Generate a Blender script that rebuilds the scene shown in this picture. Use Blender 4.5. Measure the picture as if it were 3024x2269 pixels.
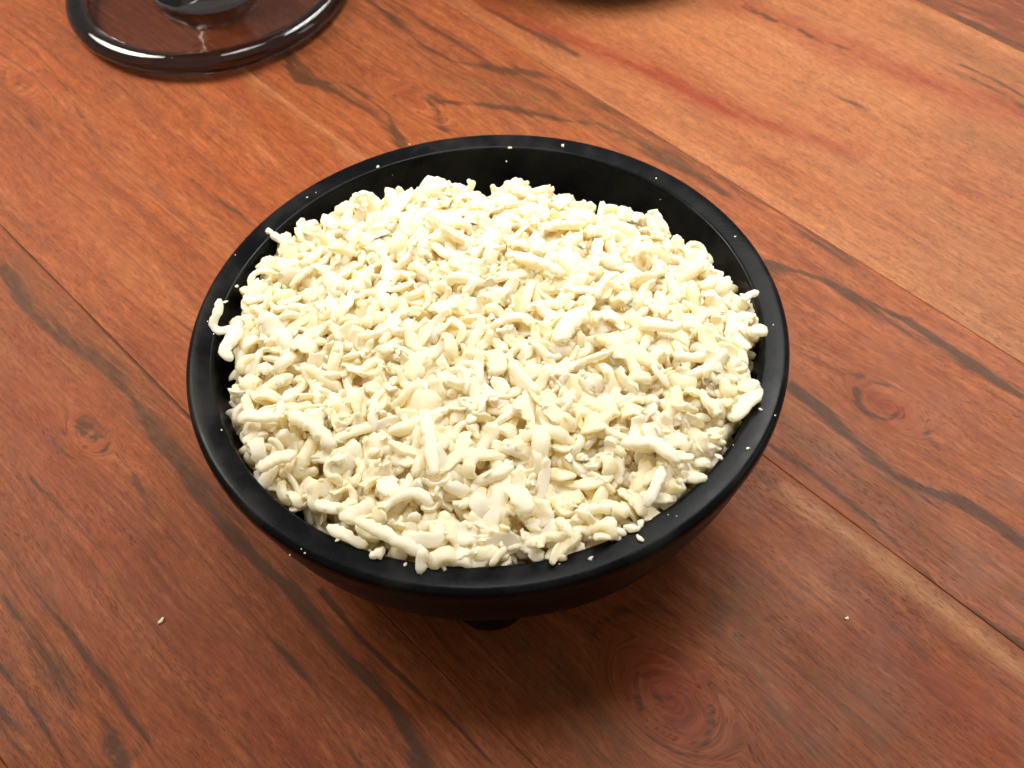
import bpy, math, random
import numpy as np
from mathutils import Matrix, Vector

# ------------------------------------------------------------------ scene, camera, light
for o in list(bpy.data.objects):
    bpy.data.objects.remove(o, do_unlink=True)
scene = bpy.context.scene
COL = scene.collection
R = 0.070                       # radius of the bowl's rim, metres
RIM_Z = 0.7 * R                 # height of the rim above the table
W, H, F = 3024, 2269, 3772.9    # photograph size and focal length in its pixels
EL, ROLL, CX, CY, DIST = 0.89133, -0.07650, -0.08875, 0.18411, 4.26604

ce, se, cr, sr = math.cos(EL), math.sin(EL), math.cos(ROLL), math.sin(ROLL)
FW = np.array([0, ce, -se]); UP0 = np.array([0, se, ce]); RT0 = np.array([1.0, 0, 0])
RT = cr * RT0 + sr * UP0
UP = -sr * RT0 + cr * UP0
CAM = (-FW * DIST - RT * CX - UP * CY) * R + np.array([0, 0, RIM_Z])

cam_data = bpy.data.cameras.new('camera')
cam = bpy.data.objects.new('camera', cam_data)
COL.objects.link(cam)
m = Matrix.Identity(4)
for i in range(3):
    m[i][0], m[i][1], m[i][2], m[i][3] = RT[i], UP[i], -FW[i], CAM[i]
cam.matrix_world = m
cam_data.sensor_width = 36
cam_data.lens = 36 * F / W
cam_data.clip_start = 0.01
cam_data.clip_end = 50
cam_data.dof.use_dof = True
cam_data.dof.focus_distance = 0.292
cam_data.dof.aperture_fstop = 34
scene.camera = cam

scene.view_settings.view_transform = 'Standard'
scene.view_settings.look = 'None'
scene.view_settings.gamma = 1
scene.view_settings.exposure = 0.0
try:
    scene.cycles.max_bounces = 40
    scene.cycles.diffuse_bounces = 32
    scene.cycles.transmission_bounces = 32
    scene.cycles.transparent_max_bounces = 32
except Exception:
    pass

world = bpy.data.worlds.new('World')
scene.world = world
world.use_nodes = True
bg = world.node_tree.nodes['Background']
bg.inputs['Color'].default_value = (1.0, 0.94, 0.88, 1)
bg.inputs['Strength'].default_value = 0.33


def area_lamp(name, loc, target, size, power, color, size_y=None, spread=180):
    d = bpy.data.lights.new(name, 'AREA')
    d.energy = power
    d.color = color
    d.shape = 'RECTANGLE' if size_y else 'DISK'
    d.size = size
    if size_y:
        d.size_y = size_y
    d.spread = math.radians(spread)
    o = bpy.data.objects.new(name, d)
    COL.objects.link(o)
    o.location = loc
    o.rotation_euler = (Vector(target) - Vector(loc)).to_track_quat('-Z', 'Y').to_euler()
    return o


area_lamp('hanging_lamp', (0.36, 0.42, 0.58), (0.18, 0.21, 0.0), 0.50, 1.36, (1.0, 0.98, 0.95), spread=50)
area_lamp('hanging_lamp', (-0.54, 0.44, 0.58), (-0.16, 0.23, 0.0), 0.40, 1.26, (1.0, 0.91, 0.80), spread=46)
area_lamp('heap_fill_light', (0.03, 0.14, 0.90), (0.02, 0.06, 0.0), 0.30, 0.18, (1.0, 0.99, 0.98), spread=34)  # added overhead fill, softens the shadows in the cheese heap
area_lamp('window_light', (0.85, -0.02, 0.36), (0.05, 0.0, 0.04), 0.22, 0.60, (0.80, 0.90, 1.0), 0.35)

# ------------------------------------------------------------------ helpers


def at(px, py, z=0.0):
    """point of the photograph -> point on the horizontal plane at height z"""
    px = np.asarray(px, float); py = np.asarray(py, float)
    d = FW * F + (px[..., None] - W / 2) * RT - (py[..., None] - H / 2) * UP
    t = (z - CAM[2]) / d[..., 2]
    return CAM + t[..., None] * d


def tag(o, label=None, cat=None, group=None, kind=None):
    for k, v in (('label', label), ('category', cat), ('group', group), ('kind', kind)):
        if v:
            o[k] = v
    return o


def link(name, me, parent=None):
    o = bpy.data.objects.new(name, me)
    COL.objects.link(o)
    if parent:
        o.parent = parent
    return o


def mesh(name, verts, faces, mat, smooth=True, attrs=None):
    me = bpy.data.meshes.new(name)
    verts = np.asarray(verts, np.float32)
    if isinstance(faces, np.ndarray):
        n = len(faces); k = faces.shape[1]
        me.vertices.add(len(verts)); me.vertices.foreach_set('co', verts.ravel())
        me.loops.add(n * k); me.loops.foreach_set('vertex_index', faces.astype(np.int32).ravel())
        me.polygons.add(n)
        me.polygons.foreach_set('loop_start', np.arange(0, n * k, k, dtype=np.int32))
        me.update(calc_edges=True)
    else:
        me.from_pydata([tuple(map(float, v)) for v in verts], [], faces)
    me.polygons.foreach_set('use_smooth', np.full(len(me.polygons), smooth))
    for k, a in (attrs or {}).items():
        at_ = me.attributes.new(k, 'FLOAT', 'POINT')
        at_.data.foreach_set('value', np.asarray(a, np.float32))
    me.materials.append(mat)
    me.update()
    return me


def lathe(name, prof, mat, seg=128, wob=None):
    """closed surface of revolution from (r, z) points; r=0 at both ends"""
    prof = np.array(prof, float)
    a = np.linspace(0, 2 * math.pi, seg, endpoint=False)
    n = len(prof)
    v = np.zeros((n, seg, 3))
    rr = prof[:, 0][:, None] * np.ones((1, seg)); zz = prof[:, 1][:, None] * np.ones((1, seg))
    if wob:
        rr, zz = wob(rr, zz, a[None] + 0 * rr)
    v[..., 0] = rr * np.cos(a); v[..., 1] = rr * np.sin(a); v[..., 2] = zz
    idx = np.arange(n * seg).reshape(n, seg)
    i0 = idx[:-1]; i1 = idx[1:]
    f = np.stack([i0, np.roll(i0, -1, 1), np.roll(i1, -1, 1), i1], -1).reshape(-1, 4)
    return mesh(name, v.reshape(-1, 3), f, mat)


def smooth_profile(pts, n=6):
    """Catmull-Rom through (r, z) points"""
    p = [np.array(q, float) for q in pts]
    p = [2 * p[0] - p[1]] + p + [2 * p[-1] - p[-2]]
    out = []
    for i in range(1, len(p) - 2):
        for k in range(n):
            t = k / n
            out.append(0.5 * ((2 * p[i]) + (-p[i - 1] + p[i + 1]) * t + (2 * p[i - 1] - 5 * p[i] + 4 * p[i + 1] - p[i + 2]) * t * t
                              + (-p[i - 1] + 3 * p[i] - 3 * p[i + 1] + p[i + 2]) * t ** 3))
    out.append(p[-2])
    return [(max(q[0], 0), q[1]) for q in out]


class NT:
    """small node-tree writer"""
    def __init__(self, name):
        self.m = bpy.data.materials.new(name)
        self.m.use_nodes = True
        self.t = self.m.node_tree
        self.t.nodes.clear()
        self.out = self.t.nodes.new('ShaderNodeOutputMaterial')
        self.b = self.t.nodes.new('ShaderNodeBsdfPrincipled')
        self.t.links.new(self.b.outputs[0], self.out.inputs['Surface'])

    def put(self, sock, v):
        if hasattr(v, 'is_output') or isinstance(v, bpy.types.NodeSocket):
            self.t.links.new(v, sock)
        elif v is not None:
            sock.default_value = v

    def n(self, kind, **kw):
        nd = self.t.nodes.new(kind)
        for k, v in kw.items():
            setattr(nd, k, v)
        return nd

    def attr(self, name, out='Fac'):
        return self.n('ShaderNodeAttribute', attribute_name=name).outputs[out]

    def math(self, op, a, b=0.0, c=None, clamp=False):
        nd = self.n('ShaderNodeMath', operation=op, use_clamp=clamp)
        self.put(nd.inputs[0], a); self.put(nd.inputs[1], b)
        if c is not None:
            self.put(nd.inputs[2], c)
        return nd.outputs[0]

    def vec(self, x, y, z=0.0):
        nd = self.n('ShaderNodeCombineXYZ')
        self.put(nd.inputs[0], x); self.put(nd.inputs[1], y); self.put(nd.inputs[2], z)
        return nd.outputs[0]

    def noise(self, v, scale=1.0, detail=3.0, rough=0.55, dist=0.0):
        nd = self.n('ShaderNodeTexNoise')
        self.put(nd.inputs['Vector'], v)
        nd.inputs['Scale'].default_value = scale
        nd.inputs['Detail'].default_value = detail
        nd.inputs['Roughness'].default_value = rough
        nd.inputs['Distortion'].default_value = dist
        return nd.outputs['Fac']

    def mapr(self, v, a, b, c=0.0, d=1.0, smooth=False):
        nd = self.n('ShaderNodeMapRange')
        if smooth:
            nd.interpolation_type = 'SMOOTHSTEP'
        self.put(nd.inputs[0], v)
        for i, q in enumerate((a, b, c, d)):
            nd.inputs[i + 1].default_value = q
        return nd.outputs[0]

    def mix(self, f, a, b, mode='MIX'):
        nd = self.n('ShaderNodeMix', data_type='RGBA', blend_type=mode)
        self.put(nd.inputs[0], f)
        for s, v in ((nd.inputs[6], a), (nd.inputs[7], b)):
            if isinstance(v, tuple):
                s.default_value = (*v, 1)
            else:
                self.t.links.new(v, s)
        return nd.outputs[2]

    def bump(self, h, dist, strength=1.0):
        nd = self.n('ShaderNodeBump')
        nd.inputs['Strength'].default_value = strength
        nd.inputs['Distance'].default_value = dist
        self.put(nd.inputs['Height'], h)
        self.t.links.new(nd.outputs[0], self.b.inputs['Normal'])


# ------------------------------------------------------------------ wooden table of glued planks
TH = -0.88411
GU = np.array([math.cos(TH), math.sin(TH)])      # along the grain
GV = np.array([-math.sin(TH), math.cos(TH)])     # across the planks


def uv(px, py, z=0.0):
    P = at(px, py, z)[..., :2]
    return np.stack([P @ GU, P @ GV], -1)


# base colours of the planks (real wood colour, linear)
def wood_material():
    s = NT('acacia_wood')
    u = s.attr('grain_u'); fl = s.attr('grain_v'); seed = s.attr('seed')
    dark = s.attr('dark'); pale = s.attr('pale'); red = s.attr('red'); speck = s.attr('speck')
    hue = s.attr('hue')
    obj = s.n('ShaderNodeTexCoord').outputs['Object']
    # wandering of the grain
    wn = s.noise(s.vec(s.math('MULTIPLY', u, 9), s.math('MULTIPLY', fl, 22), seed), 1, 2)
    fw_ = s.math('ADD', fl, s.math('MULTIPLY', s.math('SUBTRACT', wn, 0.5), 0.012))
    broad = s.noise(s.vec(s.math('MULTIPLY', u, 5), s.math('MULTIPLY', fw_, 70), seed), 1, 3, 0.5)
    mid = s.noise(s.vec(s.math('MULTIPLY', u, 22), s.math('MULTIPLY', fw_, 230), seed), 1, 4, 0.6)
    fine = s.noise(s.vec(s.math('MULTIPLY', u, 230), s.math('MULTIPLY', fw_, 1500), seed), 1, 3, 0.65)
    mott = s.noise(s.vec(s.math('MULTIPLY', u, 180), s.math('MULTIPLY', fw_, 420), seed), 1, 4, 0.7)
    cloud = s.noise(s.vec(s.math('MULTIPLY', u, 14), s.math('MULTIPLY', fw_, 34), seed), 1, 3, 0.55)
    # hue 0 = orange brown, 1 = pale tan, -1 = dark red brown
    c = s.mix(s.mapr(hue, 0, 1), (0.54, 0.150, 0.055), (0.64, 0.235, 0.108))
    c = s.mix(s.mapr(hue, 0, -1), c, (0.27, 0.070, 0.034))
    c = s.mix(s.mapr(cloud, 0.42, 0.72, 0, 0.55), c, (0.44, 0.165, 0.078))
    c = s.mix(s.mapr(broad, 0.52, 0.78, 0, 0.55), c, (0.38, 0.105, 0.045))
    c = s.mix(s.mapr(broad, 0.46, 0.22, 0, 0.50), c, (0.78, 0.31, 0.150))
    c = s.mix(s.mapr(mid, 0.50, 0.70, 0, 0.60), c, (0.31, 0.090, 0.042))
    fib = s.noise(s.vec(s.math('MULTIPLY', u, 62), s.math('MULTIPLY', fw_, 560), s.math('ADD', seed, 5.0)), 1, 4, 0.65)
    c = s.mix(s.mapr(fib, 0.53, 0.70, 0, 0.42), c, (0.34, 0.100, 0.045))
    c = s.mix(s.mapr(fib, 0.46, 0.32, 0, 0.38), c, (0.82, 0.34, 0.170))
    lin = s.noise(s.vec(s.math('MULTIPLY', u, 11), s.math('MULTIPLY', fw_, 1000), s.math('ADD', seed, 9.0)), 1, 3, 0.6)
    c = s.mix(s.mapr(lin, 0.53, 0.66, 0, 0.60), c, (0.27, 0.085, 0.040))
    c = s.mix(s.math('MULTIPLY', s.mapr(hue, 0.5, 1.0, 0.0, 0.35), s.mapr(cloud, 0.3, 0.6)), c, (0.78, 0.38, 0.21))
    # red heartwood, pale sapwood
    rn = s.math('MULTIPLY', red, s.mapr(mid, 0.30, 0.65, 0.45, 1.0), clamp=True)
    c = s.mix(rn, c, (0.42, 0.075, 0.032))
    c = s.mix(s.math('MULTIPLY', pale, s.mapr(mid, 0.3, 0.7, 1.0, 0.6), clamp=True), c, (0.80, 0.40, 0.22))
    # dark walnut-brown streaks, broken up by the grain
    dn = s.mapr(s.math('ADD', dark, s.math('ADD', s.mapr(mid, 0.3, 0.7, -0.30, 0.30), s.math('ADD', s.mapr(fib, 0.34, 0.66, -0.30, 0.30), s.mapr(fine, 0.3, 0.7, -0.18, 0.18)))), 0.15, 0.80, 0, 0.92, True)
    dn = s.math('MULTIPLY', dn, s.mapr(dark, 0.02, 0.2))
    c = s.mix(s.math('MULTIPLY', dn, 0.95), c, (0.140, 0.065, 0.038))
    # speckled grey-brown figure
    sp = s.math('MULTIPLY', speck, s.mapr(mott, 0.42, 0.60, 0.1, 1.0), clamp=True)
    c = s.mix(sp, c, (0.24, 0.115, 0.055))
    # fine fibre
    c = s.mix(1.0, c, s.mix(s.mapr(fine, 0.3, 0.7), (0.74, 0.70, 0.68), (1.16, 1.16, 1.16)), 'MULTIPLY')
    c = s.mix(1.0, c, s.mix(s.mapr(mott, 0.3, 0.7), (0.85, 0.84, 0.83), (1.11, 1.11, 1.11)), 'MULTIPLY')
    c = s.mix(1.0, c, (0.435, 0.385, 0.275), 'MULTIPLY')
    # open pores: short dark dashes along the grain
    def pores(su, sv, rad, lo, hi, off):
        vo = s.n('ShaderNodeTexVoronoi', feature='F1')
        s.put(vo.inputs['Vector'], s.vec(s.math('MULTIPLY', u, su), s.math('MULTIPLY', fw_, sv), s.math('ADD', seed, off)))
        vo.inputs['Scale'].default_value = 1
        vo.inputs['Randomness'].default_value = 1
        msk = s.noise(s.vec(s.math('MULTIPLY', u, 30), s.math('MULTIPLY', fw_, 90), s.math('ADD', seed, off)), 1, 2)
        return s.math('MULTIPLY', s.mapr(vo.outputs['Distance'], rad, rad * 0.35), s.mapr(msk, lo, hi))
    p1 = pores(250, 1750, 0.30, 0.40, 0.62, 3.1)
    p2 = pores(420, 2600, 0.34, 0.34, 0.56, 7.7)
    pp = s.math('MAXIMUM', s.math('MULTIPLY', p1, 0.85), s.math('MULTIPLY', p2, 0.65))
    c = s.mix(pp, c, (0.075, 0.020, 0.010))
    s.put(s.b.inputs['Base Color'], c)
    rg = s.noise(obj, 55, 3)
    s.put(s.b.inputs['Roughness'], s.math('ADD', s.mapr(rg, 0.3, 0.7, 0.40, 0.52), s.math('MULTIPLY', pp, 0.2)))
    s.b.inputs['Specular IOR Level'].default_value = 0.12
    hgt = s.math('SUBTRACT', s.math('MULTIPLY', fine, 0.35), pp)
    s.bump(hgt, 0.00010, 0.4)
    return s.m


WOOD = wood_material()

# (attribute, width in photo px, strength, plank, polyline in photo px)
STROKES = [
    ('dark', 20, .75, 0, [(0, 800), (60, 892), (141, 972), (332, 1103), (402, 1193), (462, 1294), (563, 1434), (653, 1555), (754, 1655), (854, 1736), (950, 1867), (1050, 1975), (1164, 2091), (1248, 2269)]),
    ('dark', 50, .30, 0, [(0, 770), (100, 900), (300, 1060), (420, 1180), (520, 1330), (640, 1500), (800, 1680), (980, 1850), (1150, 2040), (1300, 2269)]),
    ('dark', 10, .8, 0, [(950, 1745), (1060, 1880), (1180, 1990), (1290, 2090), (1400, 2200), (1460, 2269)]),
    ('dark', 16, .42, 0, [(392, 1404), (442, 1504), (563, 1655), (700, 1790), (744, 1860), (854, 1940), (1000, 2138), (1060, 2269)]),
    ('dark', 22, .38, 0, [(0, 1600), (60, 1690), (160, 1800), (240, 1910), (330, 2030), (400, 2120), (432, 2170), (400, 2230), (340, 2269)]),
    ('dark', 14, .55, 0, [(0, 1970), (60, 2050), (130, 2150), (200, 2269)]),
    ('dark', 9, .5, 0, [(75, 1405), (140, 1460), (205, 1530), (300, 1620)]),
    ('dark', 9, .5, 0, [(0, 910), (40, 945), (70, 985)]),
    ('dark', 9, .85, 0, [(-30, 622), (60, 723), (300, 965), (562, 1236)]),
    ('dark', 13, .45, 2, [(2340, 1436), (2600, 1626), (3024, 1938)]),
    ('dark', 10, .55, 0, [(225, 1262), (262, 1256), (300, 1290)]),
    ('dark', 60, .42, 0, [(0, 1780), (150, 1990), (300, 2180), (360, 2269)]),
    ('dark', 50, .3, 0, [(0, 2100), (80, 2269)]),
    ('dark', 15, .45, 0, [(250, 1235), (150, 1300), (200, 1350), (300, 1350), (330, 1290), (280, 1240)]),
    ('speck', 60, .6, 0, [(60, 790), (200, 960), (350, 1110), (460, 1250), (600, 1450)]),
    ('red', 90, .35, 0, [(60, 1000), (120, 1300), (180, 1500), (500, 1850), (900, 2269)]),
    # plank under the bowl
    ('pale', 26, .60, 1, [(560, 60), (740, 215), (900, 330), (1100, 475)]),
    ('pale', 34, .95, 1, [(2320, 1450), (2520, 1590), (2720, 1745), (2880, 1870), (3024, 1985)]),
    ('dark', 9, .35, 1, [(0, 232), (60, 225), (130, 205), (190, 250), (230, 330), (300, 440)]),
    ('dark', 8, .30, 1, [(0, 285), (60, 330), (150, 420), (210, 520)]),
    ('red', 30, .35, 1, [(640, 230), (720, 300), (850, 400), (980, 520)]),
    ('dark', 12, .35, 1, [(560, 530), (640, 590), (720, 640), (800, 690)]),
    ('red', 70, .30, 1, [(0, 420), (200, 680), (420, 960), (560, 1150)]),
    ('dark', 9, .48, 1, [(1893, 1965), (1880, 2010), (1884, 2060), (1896, 2100)]),
    ('dark', 17, .60, 1, [(2100, 2080), (2098, 2140), (2085, 2190), (2050, 2220)]),
    ('dark', 11, .40, 1, [(2050, 2222), (1990, 2225), (1930, 2190), (1896, 2130), (1880, 2060)]),
    ('dark', 8, .45, 1, [(1925, 2050), (1950, 2066), (1985, 2055)]),
    ('dark', 14, .34, 1, [(1745, 1900), (1760, 1850), (1830, 1805), (1960, 1805), (2060, 1850), (2130, 1930), (2180, 2020)]),
    ('dark', 18, .32, 1, [(1820, 1790), (1980, 1780), (2100, 1850), (2200, 1990), (2300, 2120)]),
    ('speck', 80, .85, 1, [(1500, 1850), (1600, 1960), (1700, 2060), (1800, 2200)]),
    ('speck', 60, .85, 1, [(2120, 1800), (2200, 1950), (2280, 2080), (2400, 2200)]),
    ('speck', 90, .6, 1, [(1950, 1660), (2200, 1750), (2400, 1950), (2620, 2150)]),
    ('pale', 16, .30, 1, [(2160, 1870), (2240, 1980), (2320, 2090)]),
    ('red', 100, .45, 1, [(2600, 1850), (2760, 2020), (2950, 2200)]),
    ('dark', 22, .25, 1, [(2500, 1700), (2650, 1850), (2800, 2000)]),
    ('red', 60, .45, 1, [(1920, 1950), (2000, 2050), (2040, 2150)]),
    # next plank
    ('dark', 12, .55, 2, [(845, 174), (875, 238), (930, 246), (1000, 244), (1044, 262), (1099, 293), (1149, 343), (1189, 428)]),
    ('dark', 34, .36, 2, [(860, 150), (900, 240), (1000, 270), (1100, 330), (1180, 430)]),
    ('dark', 20, .50, 2, [(1089, 0), (1149, 45), (1248, 134), (1348, 184), (1497, 209), (1596, 219), (1696, 259), (1820, 333), (1945, 408), (2050, 477)]),
    ('dark', 40, .30, 2, [(1150, 0), (1290, 90), (1450, 170), (1600, 250), (1750, 320)]),
    ('dark', 26, .55, 2, [(1273, 290), (1290, 340), (1310, 385)]),
    ('dark', 14, .62, 2, [(1300, 300), (1397, 308), (1522, 323), (1646, 353), (1770, 368), (1895, 423), (2050, 517), (2130, 570)]),
    ('dark', 34, .36, 2, [(1900, 440), (2123, 540), (2260, 620), (2371, 690), (2520, 770)]),
    ('speck', 60, .7, 2, [(1350, 230), (1600, 290), (1850, 400), (2100, 520)]),
    ('dark', 13, .80, 2, [(2272, 775), (2396, 814), (2521, 869), (2670, 944), (2794, 1018), (2919, 1103), (3024, 1177)]),
    ('dark', 30, .34, 2, [(2272, 790), (2450, 850), (2670, 960), (2850, 1070), (3024, 1200)]),
    ('dark', 24, .72, 2, [(2330, 1140), (2421, 1207), (2521, 1302), (2645, 1406), (2720, 1441), (2844, 1486), (2943, 1545), (3024, 1608)]),
    ('dark', 50, .30, 2, [(2330, 1160), (2421, 1227), (2521, 1322), (2645, 1426), (2844, 1506), (3024, 1628)]),
    ('dark', 15, .72, 2, [(2272, 1312), (2371, 1376), (2471, 1456), (2570, 1534), (2670, 1633), (2769, 1737), (2919, 1842), (3024, 1916)]),
    ('dark', 9, .55, 2, [(2290, 1395), (2400, 1470), (2480, 1540), (2560, 1600)]),
    ('speck', 70, .6, 2, [(2300, 1230), (2450, 1350), (2700, 1550), (3024, 1780)]),
    ('dark', 10, .55, 2, [(2530, 1150), (2528, 1185), (2560, 1220), (2610, 1240), (2660, 1225)]),
    ('dark', 8, .45, 2, [(2560, 1130), (2640, 1140), (2700, 1175), (2725, 1220), (2740, 1290), (2770, 1330)]),
    ('red', 26, .55, 2, [(2570, 1165), (2620, 1190), (2660, 1215)]),
    ('dark', 14, .40, 2, [(2465, 1075), (2500, 1100), (2540, 1110)]),
    # light plank at the right
    ('red', 30, .75, 3, [(1400, 0), (1547, 75), (1696, 124), (1795, 164), (1924, 214), (2050, 288), (2200, 350), (2322, 388), (2521, 447)]),
    ('red', 60, .40, 3, [(1500, 0), (1700, 90), (1924, 170), (2098, 290), (2300, 370)]),
    ('dark', 22, .45, 3, [(1380, 0), (1500, 60), (1600, 110), (1700, 160)]),
    ('red', 60, .70, 3, [(2150, 0), (2400, 110), (2620, 200), (2830, 270), (3024, 350)]),
    ('dark', 8, .95, 3, [(2190, 18), (2215, 32), (2240, 40), (2262, 50), (2292, 64)]),
    ('dark', 8, .85, 3, [(2362, 90), (2378, 97), (2394, 110)]),
    ('dark', 10, .40, 3, [(2294, 64), (2360, 90), (2430, 125), (2520, 150)]),
    ('dark', 16, .38, 3, [(2362, 239), (2521, 308), (2720, 398)]),
    ('dark', 16, .42, 3, [(2720, 164), (2869, 234), (3024, 320)]),
    ('dark', 12, .45, 3, [(2840, 190), (2980, 258), (3024, 290)]),
    ('speck', 60, .7, 3, [(2700, 60), (2860, 160), (3024, 240)]),
    ('speck', 60, .5, 3, [(2820, 380), (2920, 420), (3024, 470)]),
    ('dark', 30, .22, 3, [(2500, 480), (2700, 560), (3024, 720)]),
    ('pale', 60, .30, 3, [(1950, 380), (2300, 600), (2600, 790), (3024, 1060)]),
    ('pale', 40, .30, 3, [(2250, 90), (2450, 230), (2700, 330)]),
    ('pale', 26, .35, 3, [(2640, 0), (2800, 70), (3024, 170)]),
    ('dark', 16, .70, 4, [(2690, -14), (2800, 38), (2920, 95), (3024, 144)]),
    ('dark', 16, .45, 4, [(2800, 0), (2920, 50), (3024, 105)]),
]
# knots: (px, py, half-length along grain, half-width, plank)
KNOTS = [(262, 1284, 75, 38, 0), (345, 2215, 40, 22, 0), (62, 253, 60, 22, 1),
         (1975, 2065, 175, 100, 1), (2618, 1197, 105, 52, 2), (1225, 300, 120, 30, 2), (2240, 40, 50, 14, 3)]
EDGES = [-9.2, -7.8, -6.3, -4.8, -3.3, -1.97, -0.74, 0.69, 1.735, 3.395, 4.9, 6.3, 7.6, 9.2]     # plank seams, in rim radii
HUES = {-1: -0.15, 0: -0.12, 1: 0.05, 2: 0.32, 3: 0.95, 4: -1.0}


def seg_dist(P, poly):
    best = np.full(P.shape[:-1], 9.0)
    for a, b in zip(poly[:-1], poly[1:]):
        d = b - a
        t = np.clip(((P - a) @ d) / (d @ d), 0, 1)
        q = P - a - t[..., None] * d
        best = np.minimum(best, np.hypot(q[..., 0], q[..., 1]))
    return best


def ramp_axis(lo, hi, f0, f1, fine, coarse):
    """coordinates from lo to hi, fine between f0 and f1, coarse elsewhere"""
    out = [lo]
    while out[-1] < hi - 1e-6:
        x = out[-1]
        s = fine if f0 - 1e-6 <= x < f1 else coarse
        nx = x + s
        if x < f0 < nx:
            nx = f0
        out.append(min(nx, hi))
    if out[-1] - out[-2] < 1e-5:
        out.pop(-2)
    return np.array(out)


def build_table():
    root = bpy.data.objects.new('wooden_table', None)
    COL.objects.link(root)
    tag(root, 'reddish brown acacia wood table top of glued planks with knots and dark streaks', 'table')
    rng = np.random.default_rng(5)
    knots = []
    for kx, ky, a, b, pl in KNOTS:
        c = uv(kx, ky)
        sc = np.linalg.norm(uv(kx + 10, ky) - uv(kx - 10, ky)) / 20
        knots.append((c, a * sc * 1.15, b * sc * 1.15, pl))
    strokes = []
    for att, w, st, pl, poly in STROKES:
        q = np.array(poly, float)
        pu = uv(q[:, 0], q[:, 1])
        mx, my = q.mean(0)
        sc = np.linalg.norm(uv(mx + 10, my) - uv(mx - 10, my)) / 20
        strokes.append((att, w * sc * (0.72 if att == 'dark' else 1.0), st, pl, pu))
    for i in range(len(EDGES) - 1):
        pl = i - 5
        near = -1 <= pl <= 4
        v0, v1 = EDGES[i] * R + 0.00007, EDGES[i + 1] * R - 0.00007
        if near:
            us = ramp_axis(-0.60, 0.62, -0.31, 0.17, 0.0013, 0.03)
            fv = 0.0008 if pl in (0, 1, 2, 3) else 0.002
            vs = np.linspace(v0, v1, int((v1 - v0) / fv) + 2)
        else:
            us = np.linspace(-0.60, 0.62, 40); vs = np.linspace(v0, v1, 12)
        # softly eased long edges so that each seam reads as a fine joint
        vs = np.concatenate([[v0, v0 + 0.0003], vs[1:-1], [v1 - 0.0003, v1]])
        zs = np.zeros(len(vs)); zs[0] = zs[-1] = -0.00003
        U, V = np.meshgrid(us, vs, indexing='ij')
        Z = np.broadcast_to(zs, U.shape).copy()
        P = np.stack([U, V], -1)
        flow = V.copy()
        A = {k: np.zeros(U.shape) for k in ('dark', 'pale', 'red', 'speck')}
        for c, a, b, kp in knots:
            if kp != pl:
                continue
            du, dv = U - c[0], V - c[1]
            rho = np.sqrt((du / a) ** 2 + (dv / b) ** 2)
            fall = np.exp(-np.clip(rho - 1, 0, None) * 0.45)
            bend = dv * (-1 / (np.maximum(rho, 1.0) ** 2)) * fall
            w = np.clip((1.35 - rho) / 0.6, 0, 1); w = w * w * (3 - 2 * w)
            flow = (flow + bend) * (1 - w) + (c[1] + rho * b * 0.8 + 0.002 * np.arctan2(dv, du) / 6) * w
            A['red'] += 0.45 * np.exp(-(rho / 0.9) ** 2)
            A['dark'] += 0.42 * w * np.clip(np.cos(rho * 15 + 0.6 * np.arctan2(dv, du)), 0, 1) ** 3 * (0.5 + 0.5 * np.sin(np.arctan2(dv, du) * 1.0 + kp))
            if a < 0.0105:
                an = np.arctan2(dv, du)
                A['dark'] += (0.62 + 0.25 * np.sin(an * 2 + 1)) * np.exp(-(rho / (0.66 + 0.14 * np.sin(an * 3) + 0.08 * np.sin(an * 7 + 2))) ** 2)
                A['pale'] += 0.9 * np.exp(-(np.hypot(du - 0.0008, dv + 0.0004) / 0.0011) ** 2)
        for att, w, st, sp, pu in strokes:
            if sp != pl:
                continue
            d = seg_dist(P, pu)
            # ragged, slightly wandering edge
            wv = 1 + 0.35 * np.sin(U * 190 + w * 900) * np.sin(U * 73 + 1.3)
            A[att] += st * (1.25 if att == 'dark' else 1.0) * np.exp(-(d / (w * wv)) ** 2)
        # natural extra streaks, outside what the strokes name
        for k in range(7):
            vc = rng.uniform(v0, v1); ww = rng.uniform(0.0006, 0.003); st = rng.uniform(0.04, 0.16)
            cur = vc + 0.004 * np.sin(U * rng.uniform(6, 16) + rng.uniform(0, 6))
            env = np.clip(np.sin(U * rng.uniform(8, 20) + rng.uniform(0, 6)), 0, 1)
            A['dark' if k % 2 else 'red'] += st * env * np.exp(-((flow - cur) / ww) ** 2)
        # sides
        nu, nv = U.shape
        X = U[..., None] * GU + V[..., None] * GV
        top = np.concatenate([X, Z[..., None]], -1).reshape(-1, 3)
        idx = np.arange(nu * nv).reshape(nu, nv)
        f = np.stack([idx[:-1, :-1], idx[1:, :-1], idx[1:, 1:], idx[:-1, 1:]], -1).reshape(-1, 4)
        ring = np.concatenate([idx[:, 0], idx[-1, 1:], idx[::-1, -1][1:], idx[0, ::-1][1:-1]])
        low = top[ring].copy(); low[:, 2] = -0.03
        n0 = len(top); k = len(ring); j = np.arange(k)
        f = np.concatenate([f, np.stack([ring[j], n0 + j, n0 + (j + 1) % k, ring[(j + 1) % k]], -1)])
        ex = lambda a_: np.concatenate([a_.ravel(), a_.ravel()[ring]])
        at_ = {k_: np.clip(ex(v_), 0, 1) for k_, v_ in A.items()}
        at_['grain_u'] = ex(U + 0 * V); at_['grain_v'] = ex(flow)
        at_['seed'] = np.full(n0 + k, 3.7 * (pl + 7))
        at_['hue'] = np.full(n0 + k, HUES.get(pl, rng.uniform(-0.3, 0.6)))
        me = mesh('plank', np.concatenate([top, low]), f, WOOD, True, at_)
        link('plank', me, root)
    return root


build_table()

# ------------------------------------------------------------------ black bowl


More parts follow.
